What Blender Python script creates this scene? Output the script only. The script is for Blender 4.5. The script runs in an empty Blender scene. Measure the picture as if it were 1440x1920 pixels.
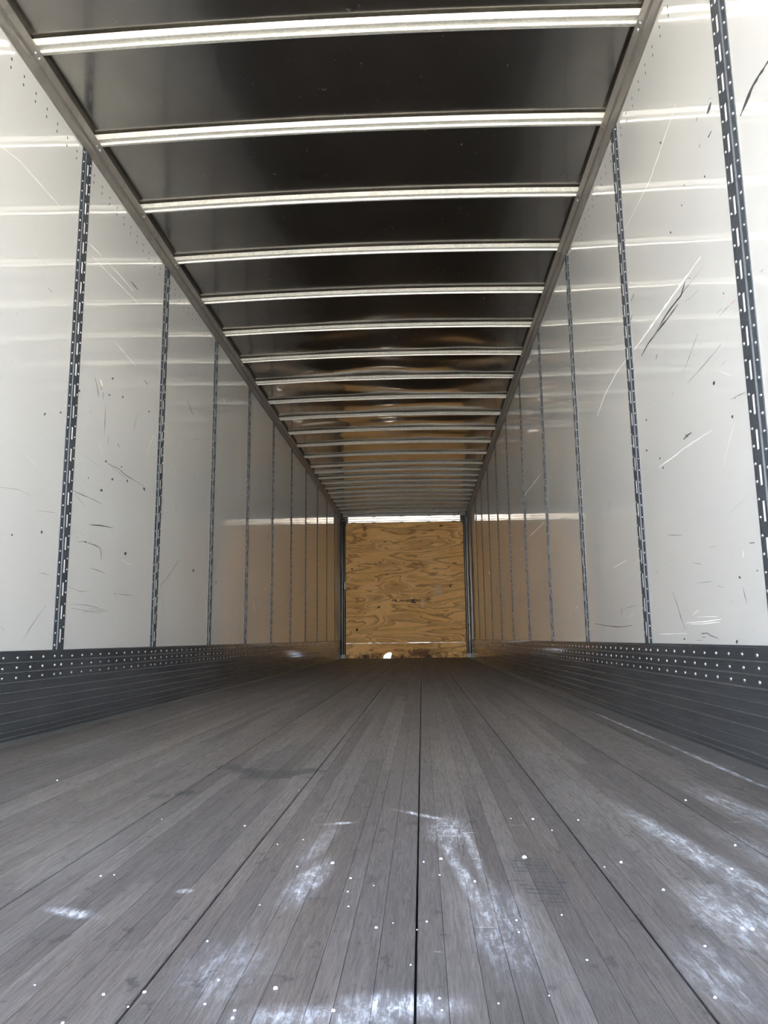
import bpy, math, random
from mathutils import Matrix, Vector, noise

# ------------------------------------------------------------------ camera
SC = bpy.context.scene
COL = SC.collection
H, F = 0.3813, 1408.09
YAW, PITCH, ROLL = 0.0481, 0.1670, -0.0115
cam = bpy.data.cameras.new('camera')
camo = bpy.data.objects.new('camera', cam)
COL.objects.link(camo)
cy, sy = math.cos(YAW), math.sin(YAW)
fwd = Vector((-sy*math.cos(PITCH), cy*math.cos(PITCH), math.sin(PITCH)))
rt = Vector((cy, sy, 0)); up = rt.cross(fwd)
r2 = rt*math.cos(ROLL) + up*math.sin(ROLL)
u2 = -rt*math.sin(ROLL) + up*math.cos(ROLL)
m = Matrix((r2, u2, -fwd)).transposed().to_4x4()
m.translation = (0, 0, H)
camo.matrix_world = m
cam.sensor_fit = 'VERTICAL'; cam.sensor_height = 36; cam.lens = F*36/1920
cam.clip_start = 0.02; cam.clip_end = 2000
SC.camera = camo

# ------------------------------------------------------------------ light
world = bpy.data.worlds.new('sky'); SC.world = world
world.use_nodes = True
nt = world.node_tree; nt.nodes.clear()
sky = nt.nodes.new('ShaderNodeTexSky'); sky.sky_type = 'NISHITA'
sky.sun_disc = False; sky.sun_elevation = math.radians(48); sky.sun_rotation = math.radians(35)
sky.air_density = 1.0; sky.dust_density = 2.0; sky.ozone_density = 1.0
bg = nt.nodes.new('ShaderNodeBackground'); bg.inputs['Strength'].default_value = 1.35
wo = nt.nodes.new('ShaderNodeOutputWorld')
hs = nt.nodes.new('ShaderNodeHueSaturation'); hs.inputs['Saturation'].default_value = 1.0   # hazy, thinly clouded sky
nt.links.new(sky.outputs[0], hs.inputs['Color']); nt.links.new(hs.outputs[0], bg.inputs[0]); nt.links.new(bg.outputs[0], wo.inputs[0])

sun = bpy.data.lights.new('sun', 'SUN'); sun.energy = 38; sun.angle = math.radians(0.6)
sun.color = (1.0, 0.94, 0.835)
suno = bpy.data.objects.new('sun', sun); COL.objects.link(suno)
sd = Vector((math.sin(math.radians(40))*math.cos(math.radians(48)), math.cos(math.radians(40))*math.cos(math.radians(48)), math.sin(math.radians(48))))
suno.rotation_euler = sd.to_track_quat('Z', 'Y').to_euler(); suno.location = (8, 10, 12)

SC.view_settings.view_transform = 'Standard'
SC.view_settings.look = 'None'
SC.view_settings.gamma = 1.0
SC.view_settings.use_curve_mapping = False
SC.view_settings.exposure = 1.0
SC.cycles.max_bounces = 16; SC.cycles.diffuse_bounces = 8; SC.cycles.glossy_bounces = 8
SC.cycles.use_denoising = True
SC.cycles.sample_clamp_indirect = 30.0

# ------------------------------------------------------------------ measures
XL, XR = -1.6036, 0.9614
XC, WID = (XL+XR)/2, XR-XL
Y0, YB = -0.25, 15.074
ZR = 2.76           # lower edge of the top rails
ZB = 2.84           # underside of the roof bows at their ends
KICK = 0.35
POST0, PITCHY = 3.283, 1.183
STATIONS = [POST0 + PITCHY*k for k in range(-1, 10)]
BOWS = [2.12 + 0.605*k for k in range(1, 15)]
while BOWS[-1] < 14.5: BOWS.append(BOWS[-1] + 0.400)
ORD = 'first second third fourth fifth sixth seventh eighth ninth tenth eleventh twelfth thirteenth fourteenth fifteenth sixteenth seventeenth eighteenth nineteenth twentieth twenty-first twenty-second twenty-third twenty-fourth twenty-fifth twenty-sixth twenty-seventh twenty-eighth'.split()
random.seed(7)

# ------------------------------------------------------------------ node helpers
class NG:
    def __init__(s, name):
        s.m = bpy.data.materials.new(name); s.m.use_nodes = True
        s.t = s.m.node_tree; s.t.nodes.clear()
        s.out = s.t.nodes.new('ShaderNodeOutputMaterial')
        s.b = s.t.nodes.new('ShaderNodeBsdfPrincipled')
        s.t.links.new(s.b.outputs[0], s.out.inputs[0])
        s.geo = None
    def put(s, sock, v):
        if v is None: return
        if isinstance(v, bpy.types.NodeSocket): s.t.links.new(v, sock)
        elif isinstance(v, (tuple, list)) and len(v) == 3 and sock.type == 'RGBA': sock.default_value = (*v, 1)
        else: sock.default_value = v
    def set(s, **k):
        names = dict(base='Base Color', metal='Metallic', rough='Roughness', coat='Coat Weight', crough='Coat Roughness',
                     normal='Normal', spec='Specular IOR Level', ior='IOR', cnormal='Coat Normal', aniso='Anisotropic')
        for a, v in k.items(): s.put(s.b.inputs[names[a]], v)
        return s.m
    def pos(s):
        if s.geo is None: s.geo = s.t.nodes.new('ShaderNodeNewGeometry')
        return s.geo.outputs['Position']
    def math(s, op, a, b=None, c=None):
        n = s.t.nodes.new('ShaderNodeMath'); n.operation = op
        s.put(n.inputs[0], a); s.put(n.inputs[1], b) if b is not None else 0
        if c is not None: s.put(n.inputs[2], c)
        return n.outputs[0]
    def mapping(s, vec, loc=(0,0,0), scale=(1,1,1), rot=(0,0,0), kind='POINT'):
        n = s.t.nodes.new('ShaderNodeMapping'); n.vector_type = kind
        s.t.links.new(vec, n.inputs['Vector']); n.inputs['Location'].default_value = loc
        n.inputs['Scale'].default_value = scale; n.inputs['Rotation'].default_value = rot
        return n.outputs[0]
    def noise(s, vec, scale=1, detail=4, rough=.5, dist=0, color=False):
        n = s.t.nodes.new('ShaderNodeTexNoise'); s.t.links.new(vec, n.inputs['Vector'])
        n.inputs['Scale'].default_value = scale; n.inputs['Detail'].default_value = detail
        n.inputs['Roughness'].default_value = rough; n.inputs['Distortion'].default_value = dist
        return n.outputs['Color' if color else 'Fac']
    def voro(s, vec, scale=1, color=True):
        n = s.t.nodes.new('ShaderNodeTexVoronoi'); s.t.links.new(vec, n.inputs['Vector'])
        n.inputs['Scale'].default_value = scale
        return n.outputs['Color' if color else 'Distance']
    def ramp(s, f, a, b, lo=0.0, hi=1.0, smooth=True):
        n = s.t.nodes.new('ShaderNodeMapRange'); n.interpolation_type = 'SMOOTHSTEP' if smooth else 'LINEAR'
        s.put(n.inputs['Value'], f); n.inputs['From Min'].default_value = a; n.inputs['From Max'].default_value = b
        n.inputs['To Min'].default_value = lo; n.inputs['To Max'].default_value = hi
        return n.outputs[0]
    def mix(s, f, a, b, mode='MIX'):
        n = s.t.nodes.new('ShaderNodeMix'); n.data_type = 'RGBA'; n.blend_type = mode
        s.put(n.inputs[0], f); s.put(n.inputs[6], a); s.put(n.inputs[7], b)
        return n.outputs[2]
    def sep(s, v):
        n = s.t.nodes.new('ShaderNodeSeparateXYZ'); s.t.links.new(v, n.inputs[0]); return n.outputs
    def attr(s, name):
        n = s.t.nodes.new('ShaderNodeAttribute'); n.attribute_name = name; return n.outputs['Fac']
    def rnd(s):
        return s.t.nodes.new('ShaderNodeObjectInfo').outputs['Random']
    def bump(s, h, dist=.001, strength=1.0):
        n = s.t.nodes.new('ShaderNodeBump'); s.put(n.inputs['Height'], h)
        n.inputs['Distance'].default_value = dist; n.inputs['Strength'].default_value = strength
        return n.outputs[0]

def plain(name, base, rough=.5, metal=0., coat=0., crough=.1, var=.15, scale=6.0):
    g = NG(name)
    n = g.noise(g.pos(), scale, 4)
    f = g.ramp(n, .3, .7, 1-var, 1+var, False)
    v = g.mix(1.0, base, (1, 1, 1), 'MULTIPLY')
    c = g.t.nodes.new('ShaderNodeVectorMath'); c.operation = 'SCALE'
    g.t.links.new(v, c.inputs[0]); g.t.links.new(f, c.inputs['Scale'])
    r = g.ramp(n, .3, .7, max(rough-.06, .02), rough+.06, False)
    return g.set(base=c.outputs[0], rough=r, metal=metal, coat=coat, crough=crough)

# ------------------------------------------------------------------ materials
def mat_wall():
    g = NG('white_wall_sheet')
    p = g.pos()
    big = g.noise(p, .9, 3)
    streak = g.noise(g.mapping(p, scale=(1, 2.2, 85)), 1, 5, .65)
    weave = g.noise(g.mapping(p, scale=(1, 160, 160)), 1, 2)
    dirt = g.noise(g.mapping(p, scale=(1, 3.5, 9)), 1, 8, .72, .6)
    c = g.mix(g.ramp(big, .3, .7), (.72, .73, .715), (.67, .68, .665))
    c = g.mix(g.ramp(streak, .52, .80, 0, .07), c, (.62, .625, .60))
    smudge = g.noise(g.mapping(p, scale=(1, 2.2, 1.6)), 1, 6, .75, .5)
    c = g.mix(g.ramp(smudge, .52, .74, 0, .22), c, (.60, .62, .60))
    c = g.mix(g.ramp(dirt, .66, .80, 0, .06), c, (.55, .57, .55))
    fine = g.noise(g.mapping(p, scale=(1, 9, 130)), 1, 4, .6)
    c = g.mix(g.ramp(fine, .55, .76, 0, .12), c, (.55, .57, .56))
    bm = g.bump(g.math('ADD', g.math('MULTIPLY', streak, .5), g.math('MULTIPLY', weave, .25)), .0003, .15)
    bc = g.bump(g.noise(g.mapping(p, scale=(1, .7, 2.2)), 1, 2), .004, .22)
    r = g.ramp(streak, .3, .7, .31, .34)
    g.b.inputs['Coat IOR'].default_value = 2.2
    return g.set(base=c, rough=r, coat=1.0, crough=.03, normal=bm, cnormal=bc, spec=.5)

def mat_floor():
    g = NG('worn_laminated_floor_wood')
    p = g.pos()
    s = g.attr('tone')
    x, y, z = g.sep(p)
    c = g.mix(s, (.088, .075, .067), (.185, .162, .145))
    warm = g.noise(g.mapping(p, scale=(5, .5, 1)), 1, 3)
    c = g.mix(g.ramp(warm, .45, .75, 0, .45), c, (.17, .125, .09))
    off = g.mapping(p, scale=(1, 1, 1))
    grain = g.noise(g.mapping(p, scale=(190, 11, 1)), 1, 8, .78, 1.2)
    c = g.mix(g.ramp(grain, .38, .60, .55, 0), c, (.055, .047, .042))
    c = g.mix(g.ramp(grain, .56, .74, 0, .45), c, (.27, .24, .22))
    wv = g.math('SINE', g.math('MULTIPLY', g.noise(g.mapping(p, scale=(22, 1.1, 1)), 1, 2, .5, .3), 110))
    c = g.mix(g.ramp(wv, .80, 1, 0, .38), c, (.06, .05, .045))
    gr = g.noise(p, 420, 3, .7)
    c = g.mix(g.ramp(gr, .5, .72, 0, .22), c, (.33, .31, .30))
    pit = g.noise(g.mapping(p, scale=(26, 19, 1)), 1, 5, .6)
    c = g.mix(g.ramp(pit, .615, .66, 0, .6), c, (.035, .03, .028))
    fleck = g.noise(g.mapping(p, scale=(90, 9, 1)), 1, 5, .7)
    c = g.mix(g.ramp(fleck, .64, .72, 0, .6), c, (.035, .03, .028))
    # dusty grey-white film, as worn in by pallets
    dust = g.noise(g.mapping(p, scale=(3.5, 1.2, 1)), 1, 6, .65)
    c = g.mix(g.ramp(dust, .48, .80, 0, .35), c, (.28, .26, .245))
    # chalky scuffs: (x, y, half width, half length, angle, strength)
    st = g.noise(g.mapping(p, scale=(75, 14, 1)), 1, 6, .8)
    st2 = g.noise(g.mapping(p, scale=(38, 30, 1), rot=(0, 0, .6)), 1, 5, .75)
    streaks = g.math('MAXIMUM', g.ramp(st, .46, .66), g.ramp(st2, .52, .68, 0, .8))
    acc = None
    for (bx, by, hw, hl, an, k) in [
        (.0, 1.725, .10, .012, -.72, 1.2), (.045, 1.60, .045, .13, .0, .8), (-.19, 1.27, .030, .13, -.1, .95),
        (-.185, 1.655, .04, .012, .25, 1.3), (-.20, 1.50, .02, .16, -.1, .55), (-.508, 1.13, .055, .016, -.4, 1.3), (-.495, 1.125, .02, .02, 0, 1.2),
        (.475, 1.45, .035, .42, .10, .95), (.43, 1.12, .07, .16, .1, .8), (.62, 1.35, .06, .3, .15, .45), (.56, 1.0, .10, .12, 0, .6),
        (-.03, .865, .07, .035, 0, 1.3), (-.10, .84, .12, .03, 0, .8), (-.374, 1.225, .016, .012, 0, 1.4), (.10, 1.10, .05, .18, 0, .55), (.06, 1.30, .014, .3, .12, .9),
        (.085, 1.45, .01, .26, .06, .8), (.86, 2.4, .012, .5, 0, 1.5), (.862, 3.4, .012, .7, 0, 1.5), (.70, 1.75, .05, .4, .1, .6), (-.24, .95, .06, .1, .0, .4), (.33, .95, .05, .12, 0, .4)]:
        q = g.mapping(p, loc=(bx, by, 0), rot=(0, 0, an), scale=(hw, hl, 1e3), kind='TEXTURE')
        ln = g.t.nodes.new('ShaderNodeVectorMath'); ln.operation = 'LENGTH'; g.t.links.new(q, ln.inputs[0])
        f = g.ramp(ln.outputs['Value'], 0.15, 1.25, k, 0)
        acc = f if acc is None else g.math('MAXIMUM', acc, f)
    chalk = g.math('MULTIPLY', acc, g.math('ADD', g.math('MULTIPLY', streaks, .85), .12))
    c = g.mix(chalk, c, (.74, .745, .76))
    # random pale scratches
    scr = g.noise(g.mapping(p, scale=(9, 55, 1), rot=(0, 0, .9)), 1, 3, .5)
    c = g.mix(g.ramp(scr, .735, .76, 0, .5), c, (.5, .5, .5))
    # oil stains: drips with a crisp edge
    wob = g.noise(p, 26, 4)
    acc = None
    for (bx, by, hw, hl) in [(-.595, 2.365, .045, .050), (-.535, 2.30, .04, .045), (-.440, 2.236, .088, .075), (-.345, 2.295, .035, .045), (-.505, 2.19, .02, .02),
                             (-.612, 1.975, .028, .035), (-.662, 1.935, .025, .03), (-.30, 2.29, .022, .015)]:
        q = g.mapping(p, loc=(bx, by, 0), scale=(hw, hl, 1e3), kind='TEXTURE')
        ln = g.t.nodes.new('ShaderNodeVectorMath'); ln.operation = 'LENGTH'; g.t.links.new(q, ln.inputs[0])
        f = g.ramp(g.math('ADD', ln.outputs['Value'], g.math('MULTIPLY', g.math('SUBTRACT', wob, .5), 1.0)), .92, 1.0, 1, 0)
        acc = f if acc is None else g.math('MAXIMUM', acc, f)
    c = g.mix(g.math('MULTIPLY', acc, .62), c, (.035, .037, .035))
    # boot print
    q = g.mapping(p, loc=(.176, 1.30, 0), rot=(0, 0, .06), scale=(.042, .135, 1e3), kind='TEXTURE')
    ln = g.t.nodes.new('ShaderNodeVectorMath'); ln.operation = 'LENGTH'; g.t.links.new(q, ln.inputs[0])
    inn = g.ramp(g.math('ADD', ln.outputs['Value'], g.math('MULTIPLY', g.math('SUBTRACT', wob, .5), .8)), .8, 1.05, 1, 0)
    px, py, pz = g.sep(q)
    bars = g.math('MULTIPLY', g.ramp(g.noise(p, 60, 5, .7), .40, .56), 1.0)
    bars = g.math('MULTIPLY', bars, g.ramp(g.math('SINE', g.math('ADD', g.math('MULTIPLY', py, 46), g.math('ADD', g.math('MULTIPLY', px, 3), g.math('MULTIPLY', wob, 7)))), -.1, .6))
    gap = g.ramp(g.math('ABSOLUTE', g.math('ADD', py, -.05)), .05, .2)
    c = g.mix(g.math('MULTIPLY', g.math('MULTIPLY', inn, bars), g.math('MULTIPLY', gap, .85)), c, (.03, .032, .035))
    c = g.mix(g.math('MULTIPLY', inn, .18), c, (.05, .052, .058))
    bm = g.bump(g.math('ADD', grain, g.math('MULTIPLY', fleck, .5)), .0012, .6)
    r = g.ramp(grain, .3, .7, .62, .45)
    return g.set(base=c, rough=r, normal=bm, spec=.45)

def mat_ply():
    g = NG('rotary_cut_plywood')
    p = g.pos(); r = g.rnd()
    o = g.t.nodes.new('ShaderNodeVectorMath'); o.operation = 'ADD'
    cmb = g.t.nodes.new('ShaderNodeCombineXYZ'); g.put(cmb.inputs[1], g.math('MULTIPLY', r, 9.0))
    g.t.links.new(p, o.inputs[0]); g.t.links.new(cmb.outputs[0], o.inputs[1])
    v = o.outputs[0]
    field = g.noise(g.mapping(v, scale=(.75, 1, 3.6)), 1, 3, .45, .5)
    ring = g.math('SINE', g.math('MULTIPLY', field, 60))
    ring2 = g.math('SINE', g.math('MULTIPLY', field, 33))
    c = g.mix(g.ramp(g.noise(v, 1.6, 3), .3, .7), (.90, .57, .23), (.80, .47, .165))
    c = g.mix(g.ramp(ring2, 0, 1, 0, .45), c, (.43, .22, .07))
    c = g.mix(g.ramp(ring, .72, 1, 0, .60), c, (.27, .125, .038))
    fib = g.noise(g.mapping(v, scale=(9, 1, 150)), 1, 5, .6)
    c = g.mix(g.ramp(fib, .5, .75, 0, .45), c, (.38, .2, .07))
    kn = g.voro(g.mapping(v, scale=(2.1, 1, 5.0)), 1, False)
    c = g.mix(g.ramp(kn, .03, .16, .75, 0), c, (.19, .085, .03))
    sp = g.noise(v, 17, 4, .7)
    c = g.mix(g.ramp(sp, .70, .75, 0, .75), c, (.06, .035, .02))
    x, y, z = g.sep(p)
    low = g.math('MULTIPLY', g.ramp(z, .03, .17, 1, 0), g.ramp(g.noise(p, 7, 5, .7), .40, .62))
    c = g.mix(low, c, (.07, .03, .018))
    # dark damp stain low down and pale glue smear
    for (bx, bz, hw, hh, col, k) in [(-.05, .10, .28, .09, (.10, .032, .018), .8), (.33, 1.30, .10, .14, (.62, .50, .36), .55), (-.20, 1.12, .28, .03, (.13, .06, .03), .7),
                                     (-1.12, 2.58, .05, .05, (.10, .05, .02), .7), (.43, 2.62, .05, .02, (.06, .03, .02), .9), (.02, 1.08, .05, .10, (.8, .72, .6), .3)]:
        q = g.mapping(p, loc=(bx, 0, bz), scale=(hw, 1e3, hh), kind='TEXTURE')
        ln = g.t.nodes.new('ShaderNodeVectorMath'); ln.operation = 'LENGTH'; g.t.links.new(q, ln.inputs[0])
        f = g.ramp(g.math('ADD', ln.outputs['Value'], g.math('MULTIPLY', g.math('SUBTRACT', sp, .5), 2.2)), .6, 1.1, k, 0)
        c = g.mix(f, c, col)
    return g.set(base=c, rough=.6, normal=g.bump(fib, .001, .5), spec=.3)

def mat_roof():
    g = NG('bare_aluminium_roof_sheet')
    p = g.pos()
    n = g.noise(g.mapping(p, scale=(1.5, 1.5, 1)), 1, 4)
    brush = g.noise(g.mapping(p, scale=(3, 90, 1)), 1, 4, .6)
    spots = g.noise(p, 13, 5, .75)
    c = g.mix(g.ramp(n, .3, .7), (.43, .415, .385), (.32, .305, .285))
    c = g.mix(g.ramp(spots, .68, .76, 0, .6), c, (.22, .21, .20))
    r = g.math('ADD', g.ramp(n, .3, .7, .16, .21), g.ramp(spots, .6, .75, 0, .15))
    return g.set(base=c, metal=1.0, rough=r, coat=.7, crough=.05)

def mat_galv(name, base, rough=.35, metal=.85, sc=38):
    g = NG(name)
    p = g.pos()
    v = g.voro(p, sc)
    f = g.sep(v)[0]
    dirt = g.noise(p, 7, 6, .7)
    c = g.mix(f, tuple(b*.86 for b in base), tuple(min(1, b*1.1) for b in base))
    c = g.mix(g.ramp(dirt, .6, .76, 0, .45), c, tuple(b*.5 for b in base))
    r = g.ramp(f, 0, 1, rough-.06, rough+.08, False)
    return g.set(base=c, metal=metal, rough=r)

def mat_kick():
    g = NG('dark_ribbed_scuff_metal')
    p = g.pos()
    s = g.noise(g.mapping(p, scale=(1, 2.2, 90)), 1, 6, .7)
    d = g.noise(g.mapping(p, scale=(1, 1.5, 6)), 1, 5, .6)
    c = g.mix(g.ramp(d, .3, .7), (.050, .058, .066), (.088, .098, .108))
    c = g.mix(g.ramp(s, .64, .76, 0, .8), c, (.32, .33, .34))
    bc = g.bump(g.noise(g.mapping(p, scale=(1, .6, 6)), 1, 3), .004, .4)
    return g.set(base=c, metal=.35, rough=g.ramp(s, .3, .7, .30, .48), coat=.8, crough=.08, cnormal=bc)

WALL = mat_wall(); FLOOR = mat_floor(); PLY = mat_ply(); ROOF = mat_roof(); KICKM = mat_kick()
BOWM = mat_galv('galvanised_bow_steel', (.70, .70, .64), .36, .45, 90)
POSTM = mat_galv('dull_grey_post_steel', (.055, .064, .075), .5, .1, 60)
RAILM = mat_galv('grey_rail_aluminium', (.27, .255, .235), .42, .6, 20)
RIDGE = plain('worn_rib_edge', (.16, .165, .17), .4, .5, .3, .2, .35, 25)
RIVM = mat_galv('bright_rivet_metal', (.72, .74, .76), .28, .9, 80)
RUST = plain('rusty_rivet_metal', (.17, .12, .09), .6, .4)
BACKING = plain('white_slot_liner', (.86, .87, .86), .5, 0, .0)
SKIN = plain('outer_skin_white', (.6, .6, .6), .5)
DARKHOLE = plain('dark_hole', (.03, .03, .03), .8)
EDGE = plain('floor_edge_metal', (.20, .19, .18), .45, .5)
DARKP = plain('black_painted_steel', (.030, .032, .034), .4, .3, .5, .15)
HEADM = mat_galv('polished_header_steel', (.19, .175, .155), .15, 1.0, 30)
GRIT = plain('white_grit', (.9, .9, .9), .6)
MK = {'d': plain('dark_scuff', (.055, .060, .062), .6), 'w': plain('white_scratch', (.93, .93, .92), .5), 't': plain('teal_scuff', (.36, .45, .44), .6),
      'r': plain('red_scuff', (.38, .09, .09), .6), 'n': plain('torn_wood_gouge', (.62, .50, .34), .8), 'f': plain('faint_scuff', (.40, .42, .41), .5)}

# ------------------------------------------------------------------ mesh helpers
class MB:
    def __init__(s): s.v = []; s.f = []; s.mi = []
    def add(s, vs, fs, mi=0):
        b = len(s.v); s.v += [tuple(a) for a in vs]
        s.f += [tuple(b+i for i in f) for f in fs]; s.mi += [mi]*len(fs)
    def box(s, x0, x1, y0, y1, z0, z1, mi=0):
        s.add([(x0,y0,z0),(x1,y0,z0),(x1,y1,z0),(x0,y1,z0),(x0,y0,z1),(x1,y0,z1),(x1,y1,z1),(x0,y1,z1)],
              [(0,3,2,1),(4,5,6,7),(0,1,5,4),(1,2,6,5),(2,3,7,6),(3,0,4,7)], mi)
    def extrude(s, prof, a, b, fn, closed=True, mi=0, n=1):
        """prof: list of (p, q); fn(t, p, q) -> point; t runs a..b in n steps."""
        k = len(prof); vs = []
        for i in range(n+1):
            t = a + (b-a)*i/n
            vs += [fn(t, p, q) for p, q in prof]
        fs = []
        for i in range(n):
            for j in range(k if closed else k-1):
                j2 = (j+1) % k
                fs.append((i*k+j, i*k+j2, (i+1)*k+j2, (i+1)*k+j))
        if closed: fs += [tuple(range(k-1, -1, -1)), tuple(n*k+j for j in range(k))]
        s.add(vs, fs, mi)
    def dome(s, c, nrm, r, h, seg=7, mi=0):
        c = Vector(c); nrm = Vector(nrm).normalized()
        a = nrm.orthogonal().normalized(); b = nrm.cross(a)
        vs = []
        for rr, hh in ((1, 0), (.78, .62)):
            for i in range(seg):
                t = 2*math.pi*i/seg
                vs.append(c + (a*math.cos(t)+b*math.sin(t))*r*rr + nrm*h*hh)
        vs.append(c + nrm*h)
        fs = [(i, (i+1) % seg, seg+(i+1) % seg, seg+i) for i in range(seg)] + [(seg+i, seg+(i+1) % seg, 2*seg) for i in range(seg)]
        s.add(vs, fs, mi)
    def mesh(s, name, mats, smooth=False):
        me = bpy.data.meshes.new(name); me.from_pydata(s.v, [], s.f)
        for m_ in (mats if isinstance(mats, (list, tuple)) else [mats]): me.materials.append(m_)
        me.polygons.foreach_set('material_index', s.mi)
        if smooth: me.polygons.foreach_set('use_smooth', [True]*len(s.f))
        me.update(); return me
    def obj(s, name, mats, parent=None, smooth=False, fix=True):
        me = s.mesh(name, mats, smooth)
        if fix:
            import bmesh
            bm = bmesh.new(); bm.from_mesh(me); bmesh.ops.recalc_face_normals(bm, faces=bm.faces); bm.to_mesh(me); bm.free()
        return link(name, me, parent)

def link(name, me, parent=None, loc=(0, 0, 0)):
    o = bpy.data.objects.new(name, me); COL.objects.link(o)
    if parent is not None: o.parent = parent
    o.location = loc
    return o
def props(o, **k):
    for a, v in k.items(): o[a] = v
    return o
def copy_tree(o, parent=None):
    c = o.copy(); COL.objects.link(c); c.parent = parent
    for ch in list(o.children): copy_tree(ch, c)
    return c

# ------------------------------------------------------------------ ground outside
g = MB(); g.box(-300, 300, -300, 300, -1.5, -1.25)
GM = plain('sunlit_concrete_yard', (.47, .43, .37), .9, 0, 0, .1, .12, .3)
props(g.obj('ground', GM), kind='structure')
# made-up pale warehouse behind the camera, added to bounce sun into the far end
g = MB(); g.box(-45, 45, -34, -24, -1.25, 8.0)
for k in range(9): g.box(-42+k*10, -42.3+k*10, -24, -23.85, -1.25, 8.0)
g.box(-45.3, 45.3, -34.3, -23.8, 8.0, 8.35)
props(g.obj('added_bounce_wall', plain('cream_bounce_paint', (.68, .68, .66), .85, 0, 0, .1, .06, .5)), kind='structure')

g = MB(); g.box(-14, 14, 23, 23.3, -1.25, 3.4)  # unseen wall added to dim the glare through the plywood hole
props(g.obj('added_backdrop_wall', plain('grey_backdrop_wall', (.20, .20, .20), .9)), kind='structure')

# ------------------------------------------------------------------ floor
g = MB(); g.box(XL-.05, XR+.05, Y0, YB+.10, -.14, -.036)
floor = props(g.obj('floor', EDGE), kind='structure')
SW, XS = 0.3033, -0.0149
edges = [-1.531] + [XS + SW*k for k in range(-4, 4)]
edges = [e for e in edges if e >= -1.5311] + [.875]
edges = sorted(set(round(e, 4) for e in edges))
random.seed(11)
for i in range(len(edges)-1):
    a, b = edges[i]+.0016, edges[i+1]-.0016
    if b - a < .05: continue
    mbx = MB(); tones = []
    x = a
    cuts = [a]
    while b - x > .055:
        x += random.choice([.028, .034, .040, .052]); cuts.append(x)
    cuts.append(b) if b - cuts[-1] > .015 else cuts.__setitem__(-1, b)
    for j in range(len(cuts)-1):
        c0, c1 = cuts[j], cuts[j+1]
        first, last = j == 0, j == len(cuts)-2
        bl, br = (.0018 if first else .0004), (.0018 if last else .0004)
        y = Y0; segs = [Y0]
        while y < YB-1.2:
            y += random.uniform(.9, 2.6); segs.append(y)
        segs.append(YB)
        if len(segs) > 2 and segs[-1] <= segs[-2]: segs.pop(-2)
        for k in range(len(segs)-1):
            s0, s1 = segs[k], segs[k+1]
            zt = random.uniform(-.0004, .0002)
            n0 = len(mbx.f)
            mbx.add([(c0, s0, -.036), (c0, s0, zt-.0016), (c0+bl, s0, zt), (c1-br, s0, zt), (c1, s0, zt-.0016), (c1, s0, -.036),
                     (c0, s1, -.036), (c0, s1, zt-.0016), (c0+bl, s1, zt), (c1-br, s1, zt), (c1, s1, zt-.0016), (c1, s1, -.036)],
                    [(0,6,7,1), (1,7,8,2), (2,8,9,3), (3,9,10,4), (4,10,11,5), (0,1,2,3,4,5), (11,10,9,8,7,6)])
            t = random.gauss(.5, .25)
            if .15 < (c0+c1)/2 < .20: t = .12
            tones += [min(1, max(0, t))]*(len(mbx.f)-n0)
    me = mbx.mesh('floor_plank', FLOOR)
    at = me.attributes.new('tone', 'FLOAT', 'FACE'); at.data.foreach_set('value', tones)
    link('floor_plank', me, floor)
for x0, x1 in ((XL+.004, -1.533), (.877, XR-.004)):
    g = MB(); g.box(x0, x1, Y0, YB, -.036, .004)
    props(g.obj('edge_strip', EDGE, floor), label='grey metal strip along the scuff rail')

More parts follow.
